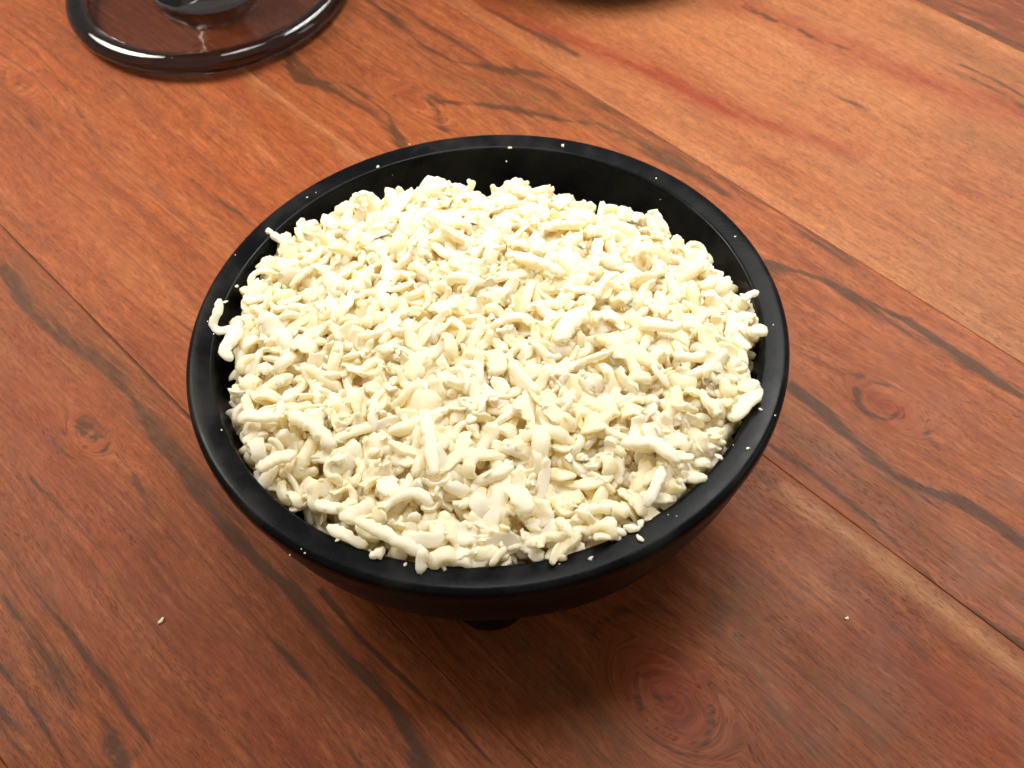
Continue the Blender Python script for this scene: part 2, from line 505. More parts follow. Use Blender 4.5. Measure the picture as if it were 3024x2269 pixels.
def black_material():
    s = NT('black_glaze')
    obj = s.n('ShaderNodeTexCoord').outputs['Object']
    n1 = s.noise(obj, 70, 4, 0.6)
    n2 = s.noise(obj, 900, 2, 0.6)
    c = s.mix(s.mapr(n1, 0.50, 0.72), (0.0020, 0.0024, 0.0029), (0.013, 0.0125, 0.012))
    s.put(s.b.inputs['Base Color'], c)
    s.put(s.b.inputs['Roughness'], s.mapr(n1, 0.35, 0.65, 0.22, 0.40))
    s.b.inputs['Specular IOR Level'].default_value = 0.11
    s.bump(n2, 0.00004, 0.5)
    return s.m


BLACK = black_material()
RI = 0.908 * R                      # inner edge of the flat rim


def bowl_profile(k=1.0):
    z = RIM_Z
    pts = [(0, 0.0085), (0.30 * R, 0.0084), (0.45 * R, 0.0085), (0.60 * R, 0.0092), (0.735 * R, 0.0125), (0.852 * R, 0.0195), (0.922 * R, 0.0275),
           (0.962 * R, 0.0355), (0.982 * R, z - 0.0068), (0.987 * R, z - 0.0056)]
    out = smooth_profile(pts, 6)
    out += [(0.990 * R, z - 0.0050), (0.998 * R, z - 0.0044), (1.002 * R, z - 0.0036), (1.003 * R, z - 0.0024)]
    for a in np.linspace(0, 90, 7):      # rounded outer edge
        out.append((1.003 * R - 0.0018 + 0.0018 * math.cos(math.radians(a)), z - 0.0018 + 0.0018 * math.sin(math.radians(a))))
    out += [(0.955 * R, z + 0.00012), (0.930 * R, z)]
    for a in np.linspace(90, 180, 7):    # rounded inner edge
        out.append((RI + 0.0011 + 0.0011 * math.cos(math.radians(a)), z - 0.0011 + 0.0011 * math.sin(math.radians(a))))
    out += smooth_profile([(RI - 0.0006, z - 0.004), (RI - 0.0025, z - 0.011), (0.80 * R, 0.0280), (0.62 * R, 0.0175),
                           (0.35 * R, 0.0140), (0, 0.0135)], 6)
    return out


def build_bowl():
    root = bpy.data.objects.new('bowl', None)
    COL.objects.link(root)
    tag(root, 'round black ceramic bowl with flat rim and stubby feet, heaped with shredded cheese', 'bowl')

    def wob(r, z, a):
        g = np.exp(-((z - 0.014) / 0.010) ** 2) * (r > 0.5 * R)
        return r * (1 + 0.010 * g * np.sin(9 * a + 0.6) + 0.006 * g * np.sin(17 * a)), z + 0.0010 * g * np.sin(13 * a + 1.0)
    link('body', lathe('body', bowl_profile(), BLACK, 192, wob), root)
    # three stubby feet, the front one seen below the belly
    for ang in (-95, 25, 145):
        n = 28
        a = np.linspace(0, 2 * math.pi, n, endpoint=False)
        prof = [(0.0, 0.0), (0.90, 0.0), (1.0, 0.0012), (1.04, 0.0045), (1.08, 0.0090), (1.20, 0.0130), (0.0, 0.0135)]
        v = []
        for rr, zz in prof:
            for t in a:
                v.append((0.0108 * rr * math.cos(t), 0.0098 * rr * math.sin(t), zz))
        v = np.array(v)
        rad = 0.605 * R
        c, s_ = math.cos(math.radians(ang)), math.sin(math.radians(ang))
        X = rad + v[:, 0]; Y = v[:, 1]
        v = np.stack([X * c - Y * s_, X * s_ + Y * c, v[:, 2]], -1)
        idx = np.arange(len(prof) * n).reshape(-1, n)
        f = np.stack([idx[:-1], np.roll(idx[:-1], -1, 1), np.roll(idx[1:], -1, 1), idx[1:]], -1).reshape(-1, 4)
        link('foot', mesh('foot', v, f, BLACK), root)
    return root


build_bowl()

# ------------------------------------------------------------------ smoked glass and dark dish at the back


def glass_material(density=330):
    s = NT('smoked_glass')
    s.b.inputs['Base Color'].default_value = (1, 1, 1, 1)
    s.b.inputs['Roughness'].default_value = 0.015
    s.b.inputs['IOR'].default_value = 1.5
    s.b.inputs['Transmission Weight'].default_value = 1.0
    obj = s.n('ShaderNodeTexCoord').outputs['Object']
    s.bump(s.noise(obj, 60, 2), 0.0006, 0.35)
    va = s.n('ShaderNodeVolumeAbsorption')
    va.inputs['Color'].default_value = (0.30, 0.26, 0.26, 1)
    va.inputs['Density'].default_value = density
    s.t.links.new(va.outputs[0], s.out.inputs['Volume'])
    return s.m


GLASS = glass_material()
gr = bpy.data.objects.new('glass_goblet', None)
COL.objects.link(gr)
gr.location = (-1.35 * R, 3.15 * R, 0.0004)
tag(gr, 'smoked glass goblet with wide thick-edged foot standing behind the bowl at left', 'glass')
fr = 0.0530


def thin_glass():
    s = NT('thin_smoked_glass')
    tr = s.n('ShaderNodeBsdfTransparent'); tr.inputs['Color'].default_value = (0.77, 0.74, 0.73, 1)
    gl = s.n('ShaderNodeBsdfGlossy'); gl.inputs['Roughness'].default_value = 0.03
    obj = s.n('ShaderNodeTexCoord').outputs['Object']
    bp_ = s.n('ShaderNodeBump'); bp_.inputs['Strength'].default_value = 0.6; bp_.inputs['Distance'].default_value = 0.0012
    s.t.links.new(s.noise(obj, 75, 2), bp_.inputs['Height'])
    s.t.links.new(bp_.outputs[0], gl.inputs['Normal'])
    fr_ = s.n('ShaderNodeFresnel'); fr_.inputs['IOR'].default_value = 1.5
    s.t.links.new(bp_.outputs[0], fr_.inputs['Normal'])
    mx = s.n('ShaderNodeMixShader')
    geo = s.n('ShaderNodeNewGeometry')
    front = s.math('SUBTRACT', 1.0, geo.outputs['Backfacing'])
    s.t.links.new(s.math('MULTIPLY', fr_.outputs[0], front), mx.inputs[0]); s.t.links.new(tr.outputs[0], mx.inputs[1]); s.t.links.new(gl.outputs[0], mx.inputs[2])
    s.t.links.new(mx.outputs[0], s.out.inputs['Surface'])
    return s.m


fw_t = fr - 0.0078
prof = [(0, 0.0006), (fw_t, 0.0006), (fw_t, 0.0044)] + smooth_profile([(fw_t - 0.002, 0.0042), (fr - 0.020, 0.0036), (0.0215, 0.0040), (0, 0.0042)], 5)
link('foot', lathe('foot', prof, thin_glass(), 128), gr)
prof = []
for a in np.linspace(0, 360, 33)[:-1]:
    prof.append((fr - 0.0040 + 0.0040 * math.cos(math.radians(a)), 0.0040 + 0.0038 * math.sin(math.radians(a))))
prof.append(prof[0])
link('foot_rim', lathe('foot_rim', prof, GLASS, 128), gr)
prof = smooth_profile([(0, 0.0044), (0.0200, 0.0044), (0.0222, 0.0056), (0.0212, 0.0085), (0.0160, 0.0130), (0.0105, 0.021), (0.0092, 0.034), (0, 0.0345)], 5)
link('stem', lathe('stem', prof, glass_material(70), 96), gr)
bp = smooth_profile([(0, 0.0352), (0.0100, 0.0354), (0.022, 0.044), (0.036, 0.062), (0.042, 0.085), (0.040, 0.115), (0.037, 0.135)], 5)
bp += [(0.0362, 0.1362), (0.0354, 0.135)] + smooth_profile([(0.0380, 0.115), (0.0398, 0.085), (0.034, 0.064), (0.021, 0.0475), (0, 0.042)], 5)
link('cup', lathe('cup', bp, thin_glass(), 96), gr)

dish_c = at(1800, 26)[:2]


def dish_material():
    s = NT('dark_brown_glaze')
    obj = s.n('ShaderNodeTexCoord').outputs['Object']
    s.put(s.b.inputs['Base Color'], s.mix(s.noise(obj, 40), (0.012, 0.006, 0.003), (0.030, 0.014, 0.006)))
    s.b.inputs['Roughness'].default_value = 0.16
    return s.m


dp = smooth_profile([(0, 0.0), (0.030, 0.0), (0.040, 0.0012), (0.047, 0.0060), (0.051, 0.0150)], 6)
dp += [(0.0512, 0.0162), (0.0500, 0.0168), (0.0488, 0.0160)] + smooth_profile([(0.045, 0.0080), (0.036, 0.0040), (0, 0.0034)], 5)
dd = link('dish', lathe('dish', dp, dish_material(), 96))
dd.location = (dish_c[0] + 0.004, dish_c[1] + 0.0625, 0.0003)
dd.scale = (1.2, 1.2, 1.2)
tag(dd, 'dark brown glossy dish cut off by the far edge behind the bowl', 'dish')

# ------------------------------------------------------------------ cheese


def cheese_material():
    s = NT('cheese')
    obj = s.n('ShaderNodeTexCoord').outputs['Object']
    tint = s.attr('tint')
    n1 = s.noise(obj, 420, 3, 0.6)
    c = s.mix(tint, (0.99, 0.938, 0.69), (0.985, 0.966, 0.90))
    c = s.mix(s.mapr(n1, 0.35, 0.7, 0, 0.5), c, (0.988, 0.95, 0.80))
    s.put(s.b.inputs['Base Color'], c)
    s.b.inputs['Roughness'].default_value = 0.46
    s.b.inputs['Specular IOR Level'].default_value = 0.22
    tl = s.n('ShaderNodeBsdfTranslucent')
    tl.inputs['Color'].default_value = (1.0, 0.92, 0.50, 1)
    mx = s.n('ShaderNodeMixShader')
    s.put(mx.inputs[0], s.math('MULTIPLY', s.math('SUBTRACT', 1.0, s.attr('packed')), 0.34))
    s.t.links.new(s.b.outputs[0], mx.inputs[1]); s.t.links.new(tl.outputs[0], mx.inputs[2])
    s.t.links.new(mx.outputs[0], s.out.inputs['Surface'])
    n2 = s.noise(obj, 1100, 3, 0.6)
    s.bump(s.math('ADD', s.math('MULTIPLY', n1, 1.0), s.math('MULTIPLY', n2, 0.3)), 0.00020, 0.7)
    return s.m


CHEESE = cheese_material()
rng = np.random.default_rng(11)
NS = 14


def shred_shape(L, w, th, k_out, k_in, twist, rough, path=None, taper=(0.35, 0.35)):
    """one grated strip: a swept flattened section along a curled centreline; returns verts (n*NS+2,3) and faces"""
    n = max(7, min(26, int(L / 0.00065)))
    t = np.linspace(0, 1, n)
    if path is None:
        s = (t - 0.5) * L
        ds = L / (n - 1)
        # direction angles integrate curvature (out of plane curl + sideways bend)
        ao = np.cumsum(k_out * (1 + 0.6 * np.sin(t * 5 + rng.uniform(0, 6)))) * ds
        ai = np.cumsum(k_in * (1 + 0.8 * np.sin(t * 7 + rng.uniform(0, 6)))) * ds
        ao -= ao.mean(); ai -= ai.mean()
        d = np.stack([np.cos(ao) * np.cos(ai), np.sin(ai) * np.cos(ao), -np.sin(ao)], -1)
        p = np.cumsum(d, 0) * ds
        p -= p.mean(0)
    else:
        q = np.asarray(path, float)
        seg = np.r_[0, np.cumsum(np.linalg.norm(np.diff(q, axis=0), axis=1))]
        p = np.stack([np.interp(t * seg[-1], seg, q[:, i]) for i in range(3)], -1)
        for _ in range(3):
            p[1:-1] = (p[:-2] + 2 * p[1:-1] + p[2:]) / 4
        d = np.gradient(p, axis=0)
        d /= np.linalg.norm(d, axis=1)[:, None]
    up = np.zeros((n, 3)); side = np.zeros((n, 3))
    z = np.array([0, 0, 1.0])
    tw = twist * (t - 0.5) + 0.25 * twist * np.sin(t * 6)
    for i in range(n):
        sd = np.cross(z, d[i]); ln = np.linalg.norm(sd)
        sd = sd / ln if ln > 0.15 else (side[i - 1] if i else np.array([0, 1.0, 0]))
        u_ = np.cross(d[i], sd)
        c, s_ = math.cos(tw[i]), math.sin(tw[i])
        side[i] = c * sd + s_ * u_
        up[i] = -s_ * sd + c * u_
    ends = np.minimum(1, np.sqrt(np.clip(np.minimum((t + 0.012) / taper[0], (1.012 - t) / taper[1]), 0, 1)) * 1.0)
    ends = 0.25 + 0.75 * ends
    nz = lambda amp, m_: amp * np.interp(t, np.linspace(0, 1, m_), rng.normal(0, 1, m_))
    ra, rb_ = (0.25, 1.2) if rng.uniform() < 0.5 else (1.0, 0.3)
    wl = w * 0.5 * ends * (1 + nz(rough * ra, n) + nz(rough * 0.9, 5))
    wr = w * 0.5 * ends * (1 + nz(rough * rb_, n) + nz(rough * 0.9, 5))
    wl = np.clip(wl, w * 0.08, w); wr = np.clip(wr, w * 0.08, w)
    hh = th * 0.5 * (0.45 + 0.55 * ends) * (1 + nz(0.12, max(4, n // 3)))
    a = np.linspace(0, 2 * math.pi, NS, endpoint=False)
    ca = np.sign(np.cos(a)) * np.abs(np.cos(a)) ** 0.8
    sa = np.sin(a)
    sp_ = np.sign(sa) * np.abs(sa) ** rng.uniform(0.55, 1.0)
    prof_h = np.where(sa > 0, sp_ * 1.1, sp_ * 0.6)
    dish = rng.uniform(0.0, 0.6) * np.abs(ca) ** 2             # hollow underside like a grater curl
    ww = np.where(ca[None] > 0, wr[:, None], wl[:, None]) * ca[None]
    hz = hh[:, None] * (prof_h[None] - dish[None] + 0.14) * (1 + rng.normal(0, 0.05, (n, NS)))
    v = p[:, None] + side[:, None] * ww[..., None] + up[:, None] * hz[..., None]
    v = v.reshape(-1, 3)
    # torn ends and lumpy flesh
    ph = rng.uniform(0, 6.28, 9)
    fr1 = 2 * math.pi / 0.0024; fr2 = 2 * math.pi / 0.0011
    lum = np.stack([np.sin(v[:, 1] * fr1 + ph[0]) * np.cos(v[:, 2] * fr1 + ph[1]) + 0.6 * np.sin(v[:, 0] * fr2 + ph[2]) * np.sin(v[:, 1] * fr2 + ph[3]),
                    np.sin(v[:, 2] * fr1 + ph[4]) * np.cos(v[:, 0] * fr1 + ph[5]) + 0.6 * np.sin(v[:, 2] * fr2 + ph[6]) * np.sin(v[:, 0] * fr2 + ph[7]),
                    np.sin(v[:, 0] * fr1 + ph[8]) * np.cos(v[:, 1] * fr1 + ph[0])], -1)
    v = v + lum * min(th, w) * 0.045
    v = v.reshape(n, NS, 3)
    for r_, k_ in ((0, 1.0), (1, 0.5), (n - 2, 0.5), (n - 1, 1.0)):
        v[r_] += d[r_] * (rng.normal(0, 1, NS) * k_ * w * 0.045)[:, None]
    v = v.reshape(-1, 3)
    e = w * 0.05
    v = np.concatenate([v, [p[0] - d[0] * e, p[-1] + d[-1] * e]])
    idx = np.arange(n * NS).reshape(n, NS)
    q4 = np.stack([idx[:-1], idx[1:], np.roll(idx[1:], -1, 1), np.roll(idx[:-1], -1, 1)], -1).reshape(-1, 4)
    i0 = n * NS; j = np.arange(NS)
    c0 = np.stack([np.full(NS, i0), idx[0], np.roll(idx[0], -1), np.roll(idx[0], -1)], -1)
    c1 = np.stack([np.full(NS, i0 + 1), np.roll(idx[-1], -1), idx[-1], idx[-1]], -1)
    return v, q4[:, ::-1].copy(), np.concatenate([c0[:, :3], c1[:, :3]])[:, ::-1].copy()


KINDS = [  # name, share, length, width, thickness, curl, bend, rough
    ('strip', 0.10, (0.0085, 0.0150), (0.0028, 0.0042), (0.0016, 0.0024), 110, 60, 0.10),
    ('shred', 0.56, (0.0052, 0.0100), (0.0021, 0.0036), (0.0012, 0.0019), 310, 130, 0.12),
    ('flake', 0.10, (0.0045, 0.0085), (0.0038, 0.0060), (0.0011, 0.0018), 220, 60, 0.16),
    ('bit', 0.16, (0.0024, 0.0046), (0.0016, 0.0030), (0.0011, 0.0020), 300, 140, 0.16),
]
LIB = []
for kn, share, lr, wr_, tr, cu, be, ro in KINDS:
    for _ in range(26):
        L = rng.uniform(*lr)
        v, q4, t3 = shred_shape(L, rng.uniform(*wr_), rng.uniform(*tr), rng.normal(0, cu) if kn != 'strip' else rng.normal(0, cu) + 40,
                                rng.normal(0, be), rng.normal(0, 0.8), ro, taper=(rng.uniform(0.12, 0.4), rng.uniform(0.12, 0.4)))
        LIB.append((kn, L, v, q4, t3, rng.uniform(0, 1) ** 1.3))
SHARES = np.array([dict((k[0], k[1]) for k in KINDS)[l[0]] / 26 for l in LIB])
SHARES /= SHARES.sum()

# outline of the heap in the photograph, at about rim height
OUTLINE = [(1040, 552), (1134, 532), (1189, 520), (1318, 512), (1363, 510), (1447, 528), (1572, 515), (1646, 532), (1706, 547), (1795, 585), (1935, 610),
           (2000, 655), (2080, 690), (2143, 765), (2185, 830), (2238, 870), (2262, 959), (2240, 1038), (2245, 1133), (2205, 1192), (2183, 1257), (2150, 1320),
           (2090, 1405), (2000, 1480), (1900, 1545), (1795, 1600), (1646, 1645), (1500, 1670), (1397, 1670), (1248, 1665), (1139, 1625), (1015, 1570), (910, 1510),
           (815, 1441), (735, 1365), (696, 1290), (672, 1217), (655, 1133), (645, 1050), (650, 960), (680, 890), (726, 800), (761, 735), (810, 665), (870, 630), (950, 600)]
op = np.array(OUTLINE, float)
oz = at(op[:, 0], op[:, 1], RIM_Z + 0.0015)[:, :2]
o_ang = np.arctan2(oz[:, 1], oz[:, 0]); o_rad = np.hypot(oz[:, 0], oz[:, 1])
srt = np.argsort(o_ang)
o_ang = np.r_[o_ang[srt] - 2 * math.pi, o_ang[srt], o_ang[srt] + 2 * math.pi]; o_rad = np.tile(o_rad[srt], 3)

CELL = 0.0006
NG = 280
gx = (np.arange(NG) - NG / 2 + 0.5) * CELL
GX, GY = np.meshgrid(gx, gx, indexing='ij')
GR = np.hypot(GX, GY); GA = np.arctan2(GY, GX)
RB = np.interp(GA, o_ang, o_rad)
wall_r = [0.0, 0.35 * R, 0.62 * R, 0.80 * R, RI - 0.0025, RI - 0.0006, RI, R, 1.003 * R, 1.01 * R]
wall_z = [0.0135, 0.0140, 0.0175, 0.0280, RIM_Z - 0.011, RIM_Z - 0.004, RIM_Z, RIM_Z, RIM_Z - 0.002, 0.0]
floor_h = np.interp(GR, wall_r, wall_z)


def lump(s1, amp):
    g = rng.normal(0, 1, (s1, s1))
    xs = np.linspace(0, s1 - 1, NG)
    i = np.clip(xs.astype(int), 0, s1 - 2); f = xs - i; f = f * f * (3 - 2 * f)
    a = g[i] * (1 - f)[:, None] + g[i + 1] * f[:, None]
    return amp * (a[:, i] * (1 - f) + a[:, i + 1] * f)


q = np.clip(GR / RB, 0, 2)
target = RIM_Z - 0.0015 + 0.0085 * (1 - np.clip(q, 0, 1) ** 2.4) + lump(9, 0.0010) + lump(18, 0.0007)
target = np.where(q > 1, -1, target)
base_h = np.maximum(floor_h, np.where(q < 0.93, target - 0.0052 - 0.010 * np.clip((q - 0.72) / 0.2, 0, 1), 0))
hm = base_h.copy()
owner = np.full((NG, NG), -1)


def rotm(yaw, pitch, roll):
    cy, sy, cp, sp, c, s_ = math.cos(yaw), math.sin(yaw), math.cos(pitch), math.sin(pitch), math.cos(roll), math.sin(roll)
    Rz = np.array([[cy, -sy, 0], [sy, cy, 0], [0, 0, 1]])
    Ry = np.array([[cp, 0, sp], [0, 1, 0], [-sp, 0, cp]])
    Rx = np.array([[1, 0, 0], [0, c, -s_], [0, s_, c]])
    return Rz @ Ry @ Rx


def cellof(x, y):
    return (np.clip((x / CELL + NG / 2).astype(int), 0, NG - 1), np.clip((y / CELL + NG / 2).astype(int), 0, NG - 1))


def drop(v, k, pct=62):
    """lower the verts v on to the heap; returns the z shift"""
    i, j = cellof(v[:, 0], v[:, 1])
    dz = np.percentile(hm[i, j] - v[:, 2], pct)
    top = v[:, 2] + dz
    np.maximum.at(hm, (i, j), top)
    better = top >= hm[i, j] - 1e-7
    owner[i[better], j[better]] = k
    return dz


PIECES = []                      # (library index, 3x3, position)
# coarse blocks for choosing where the heap is still too low
BL = 7
nb = NG // BL
tb = target.reshape(nb, BL, nb, BL)
okb = (q < 0.985).reshape(nb, BL, nb, BL).mean((1, 3)) > 0.5
for it in range(5200):
    if it % 12 == 0:
        deficit = np.where(okb, (tb - hm.reshape(nb, BL, nb, BL)).mean((1, 3)), 0)
        pr = np.clip(deficit - 0.0003, 0, None) ** 1.5
        if pr.sum() < 1e-9:
            break
        pr /= pr.sum()
        cells = rng.choice(nb * nb, 12, p=pr.ravel())
    c = cells[it % 12]
    bi, bj = divmod(int(c), nb)
    x = (bi * BL + rng.uniform(0, BL) - NG / 2) * CELL; y = (bj * BL + rng.uniform(0, BL) - NG / 2) * CELL
    li = int(rng.choice(len(LIB), p=SHARES))
    kn, L, v, q4, t3, tint = LIB[li]
    yaw = rng.uniform(0, 2 * math.pi)
    # near the edge keep long pieces from sticking far out
    rb = np.interp(math.atan2(y, x), o_ang, o_rad); rr = math.hypot(x, y)
    if rb - rr < L * 0.5:
        if L > 0.009 and rng.uniform() < 0.6:
            continue
        if rng.uniform() < 0.7:
            yaw = math.atan2(y, x) + math.pi / 2 + rng.normal(0, 0.4)
        f = max((rb - 0.0020) / max(rr, 1e-6), 0)
        if f < 1:
            x *= f; y *= f
    ex_, ey_ = math.cos(yaw) * L * 0.35, math.sin(yaw) * L * 0.35
    i1, j1 = cellof(np.array([x + ex_, x - ex_]), np.array([y + ey_, y - ey_]))
    hs = hm[i1, j1]
    pitch = -math.atan2(float(hs[0] - hs[1]), 2 * L * 0.35) * 0.8
    pitch = max(-0.7, min(0.7, pitch)) + rng.normal(0, 0.16)
    M = rotm(yaw, pitch, rng.normal(0, 0.6) + (math.pi if rng.uniform() < 0.35 else 0)) * rng.uniform(0.88, 1.12)
    vv = v @ M.T + np.array([x, y, 0])
    dz = drop(vv, len(PIECES))
    PIECES.append([li, M, np.array([x, y, dz])])
for it in range(260):               # crumbly grains shaken over everything
    a = rng.uniform(0, 2 * math.pi); rr = math.sqrt(rng.uniform()) * 0.97 * np.interp(a if a < math.pi else a - 2 * math.pi, o_ang, o_rad)
    x, y = rr * math.cos(a), rr * math.sin(a)
    li = int(rng.integers(len(LIB) - 26, len(LIB)))
    v = LIB[li][2]
    M = rotm(rng.uniform(0, 6.28), rng.normal(0, 0.5), rng.uniform(-3, 3)) * rng.uniform(0.22, 0.62)
    dz = drop(v @ M.T + np.array([x, y, 0]), len(PIECES))
    PIECES.append([li, M, np.array([x, y, dz])])
print('cheese pieces', len(PIECES))

counts = np.bincount(owner[owner >= 0], minlength=len(PIECES))

# hero pieces that the photograph lets one name: polyline in photo px with height above the rim (mm)
HERO = [
    ('thin white cheese curl hanging out over the left of the black rim', .0030, .0013, [(642, 868, 5), (634, 905, 4), (622, 940, 2.5), (640, 962, 1.5), (668, 958, 2.2), (700, 945, 3)]),
    ('fat curved white cheese shred at the left edge, just below the thin curl', .0040, .0020, [(700, 935, 4.5), (690, 965, 4.5), (668, 1000, 4), (662, 1030, 3.4), (680, 1048, 3)]),
    ('looped white cheese curl standing up at the upper left edge of the heap', .0022, .0016, [(1046, 605, 1), (1042, 575, 4), (1060, 553, 6), (1085, 555, 6), (1090, 585, 4), (1105, 605, 2)]),
    ('small white hooked curl at the upper left, against the black inner wall', .0020, .0014, [(752, 860, 2), (735, 830, 3), (735, 805, 4), (755, 788, 4.5), (790, 785, 4), (815, 795, 3)]),
    ('long straight white cheese strip at the lower left edge of the heap', .0036, .0022, [(1045, 1520, 6), (1100, 1545, 5.5), (1160, 1575, 5), (1215, 1600, 4.6), (1258, 1622, 4)]),
    ('stubby white cheese stick pointing down over the front rim', .0030, .0022, [(1248, 1612, 4.5), (1247, 1640, 3.0), (1240, 1665, 1.8), (1236, 1684, 1.4)]),
    ('white cheese shred lying along the lower left rim, below the long straight strip', .0034, .0020, [(965, 1540, 2.6), (1000, 1560, 2.6), (1040, 1580, 2.4), (1080, 1596, 2)]),
    ('wide pale flat cheese slab slanting across the right middle of the heap', .0052, .0022, [(1640, 990, 11.5), (1665, 960, 12), (1695, 925, 12), (1725, 895, 11.5)]),
    ('long white cheese strip lying level near the top middle of the heap', .0034, .0020, [(1495, 735, 11), (1540, 742, 11.5), (1590, 755, 11.5), (1635, 778, 11), (1668, 790, 10)]),
    ('long white cheese strip lying level at the right of the heap', .0036, .0024, [(1890, 935, 9.5), (1940, 944, 10), (1985, 950, 10), (2015, 944, 9)]),
    ('long arched white cheese strip at the lower right of the heap', .0036, .0020, [(1835, 1298, 8.5), (1880, 1285, 9), (1930, 1293, 9), (1975, 1320, 8.5), (2005, 1350, 7.5)]),
    ('long cream cheese strip slanting down at the lower left of the heap', .0044, .0026, [(850, 1205, 7), (885, 1225, 7.5), (925, 1250, 7.5), (960, 1280, 7), (985, 1305, 6)]),
    ('upright pale cheese strip just left of the front middle of the heap', .0038, .0018, [(1255, 1215, 10), (1268, 1270, 10), (1275, 1330, 9.5), (1283, 1385, 8.5)]),
    ('ragged white cheese strip reaching over the right rim', .0040, .0020, [(2160, 1225, 4), (2195, 1190, 4.4), (2225, 1160, 4.4), (2250, 1140, 4)]),
    ('small white cheese chip sticking out at the far right edge of the heap', .0036, .0018, [(2215, 968, 5), (2240, 960, 4.6), (2264, 955, 4)]),
    ('pointed white cheese chip leaning out at the right edge, above the small chip', .0026, .0014, [(2195, 870, 5), (2215, 855, 5), (2240, 845, 4.4)]),
    ('curled translucent cheese flake near the front of the heap', .0052, .0013, [(1500, 1420, 8), (1535, 1450, 9), (1545, 1480, 8.5), (1530, 1505, 7)]),
    ('thin cheese sliver poking down at the front middle of the heap', .0018, .0012, [(1492, 1600, 4), (1470, 1625, 3.4), (1445, 1655, 2.4)]),
    ('white cheese shred curving along the front right edge of the heap', .0034, .0020, [(1905, 1480, 5), (1930, 1440, 6), (1950, 1400, 6.5), (1955, 1365, 6.5)]),
    ('broad white cheese strip along the lower left edge above the rim', .0042, .0022, [(760, 1375, 4), (790, 1350, 4.6), (830, 1330, 5), (870, 1325, 5)]),
    ('narrow pale cheese curl arching at the upper right of the heap', .0024, .0018, [(1760, 860, 10.5), (1775, 825, 11), (1795, 800, 11), (1825, 790, 10.5)]),
    ('cream cheese strip lying level at the left, over the lower left rim gap', .0036, .0024, [(700, 1222, 4.5), (735, 1213, 5.5), (780, 1215, 6), (820, 1222, 6)]),
]


def tint_attr(n, t):
    return {'tint': np.full(n, t)}


def tri_quads(q4, t3):
    return [tuple(f) for f in q4.tolist()] + [tuple(f) for f in t3.tolist()]


for lab, w, th, pts in HERO:
    P = np.array([at(x, y, RIM_Z + h * 1e-3) for x, y, h in pts])
    seg = np.linalg.norm(np.diff(P, axis=0), axis=1).sum()
    v, q4, t3 = shred_shape(seg, w * 0.80, th * 0.82, 0, 0, rng.normal(0, 0.6), 0.17, path=P, taper=(0.16, 0.2))
    i, j = cellof(v[:, 0], v[:, 1])
    dz = float(np.percentile(hm[i, j] - v[:, 2], 70))
    dz = max(-0.002, min(0.0055, dz))
    v = v + np.array([0, 0, dz])
    np.maximum.at(hm, (i, j), v[:, 2])
    c = P[0] + np.array([0, 0, dz])
    o = link('cheese_shred', mesh('cheese_shred', v - c, tri_quads(q4, t3), CHEESE, True, tint_attr(len(v), rng.uniform(0.5, 1))))
    o.location = c
    tag(o, lab, 'cheese')

# the pieces that show largest are objects of their own, the rest of the heap is one mass
order = np.argsort(-counts)
n_ind = 278
single = set(order[:n_ind].tolist())
WORD = {'strip': ('long cream coloured cheese strip', 'long cheese strips'), 'shred': ('short curled cream cheese shred', 'short curled cheese shreds'),
        'flake': ('wide thin ragged cheese flake', 'wide cheese flakes'), 'bit': ('tiny stubby cheese bit', 'tiny cheese bits')}
SIDES = ['at the right side of the heap', 'at the back right of the heap', 'at the back of the heap', 'at the back left of the heap',
         'at the left side of the heap', 'at the front left of the heap', 'at the front of the heap', 'at the front right of the heap']


def whereabouts(p):
    if math.hypot(p[0], p[1]) < 0.45 * R:
        return 'on the raised middle of the heap'
    return SIDES[int(round(math.degrees(math.atan2(p[1], p[0])) / 45)) % 8]


shape_me = {}
SV, SF4, SF3, ST = [], [], [], []
off = 0
for k, (li, M, pos) in enumerate(PIECES):
    kn, L, v, q4, t3, tint = LIB[li]
    if k in single:
        if li not in shape_me:
            shape_me[li] = mesh('cheese_shred', v, tri_quads(q4, t3), CHEESE, True, tint_attr(len(v), tint))
        o = link('cheese_shred', shape_me[li])
        mw = Matrix.Identity(4)
        for a in range(3):
            for b in range(3):
                mw[a][b] = M[a, b]
            mw[a][3] = pos[a]
        o.matrix_world = mw
        wa = whereabouts(pos)
        tag(o, WORD[kn][0] + ' ' + wa, 'cheese', WORD[kn][1] + ' ' + wa)
    else:
        if counts[k] == 0 and k < len(PIECES) * 0.25:
            continue
        SV.append(v @ M.T + pos); SF4.append(q4 + off); SF3.append(t3 + off)
        ST.append(np.full(len(v), rng.uniform(0, 1) ** 1.3)); off += len(v)
# cheese packed lower down in the bowl
step = 2
bz = base_h[::step, ::step]; bx = GX[::step, ::step]; by = GY[::step, ::step]
msk = (q[::step, ::step] < 0.93)
bz = bz + rng.normal(0, 0.0003, bz.shape)
idx = np.arange(bz.size).reshape(bz.shape) + off
fm = msk[:-1, :-1] & msk[1:, :-1] & msk[1:, 1:] & msk[:-1, 1:]
SF4.append(np.stack([idx[:-1, :-1], idx[1:, :-1], idx[1:, 1:], idx[:-1, 1:]], -1)[fm])
SV.append(np.stack([bx, by, bz], -1).reshape(-1, 3)); ST.append(np.full(bz.size, 0.0)); off += bz.size  # yellowest tint: golden glow of the gaps put into the bed's colour
V = np.concatenate(SV); F4 = np.concatenate(SF4); F3 = np.concatenate(SF3)
me = bpy.data.meshes.new('shredded_cheese')
me.vertices.add(len(V)); me.vertices.foreach_set('co', V.astype(np.float32).ravel())
n4, n3 = len(F4), len(F3)
me.loops.add(n4 * 4 + n3 * 3)
me.loops.foreach_set('vertex_index', np.r_[F4.ravel(), F3.ravel()].astype(np.int32))
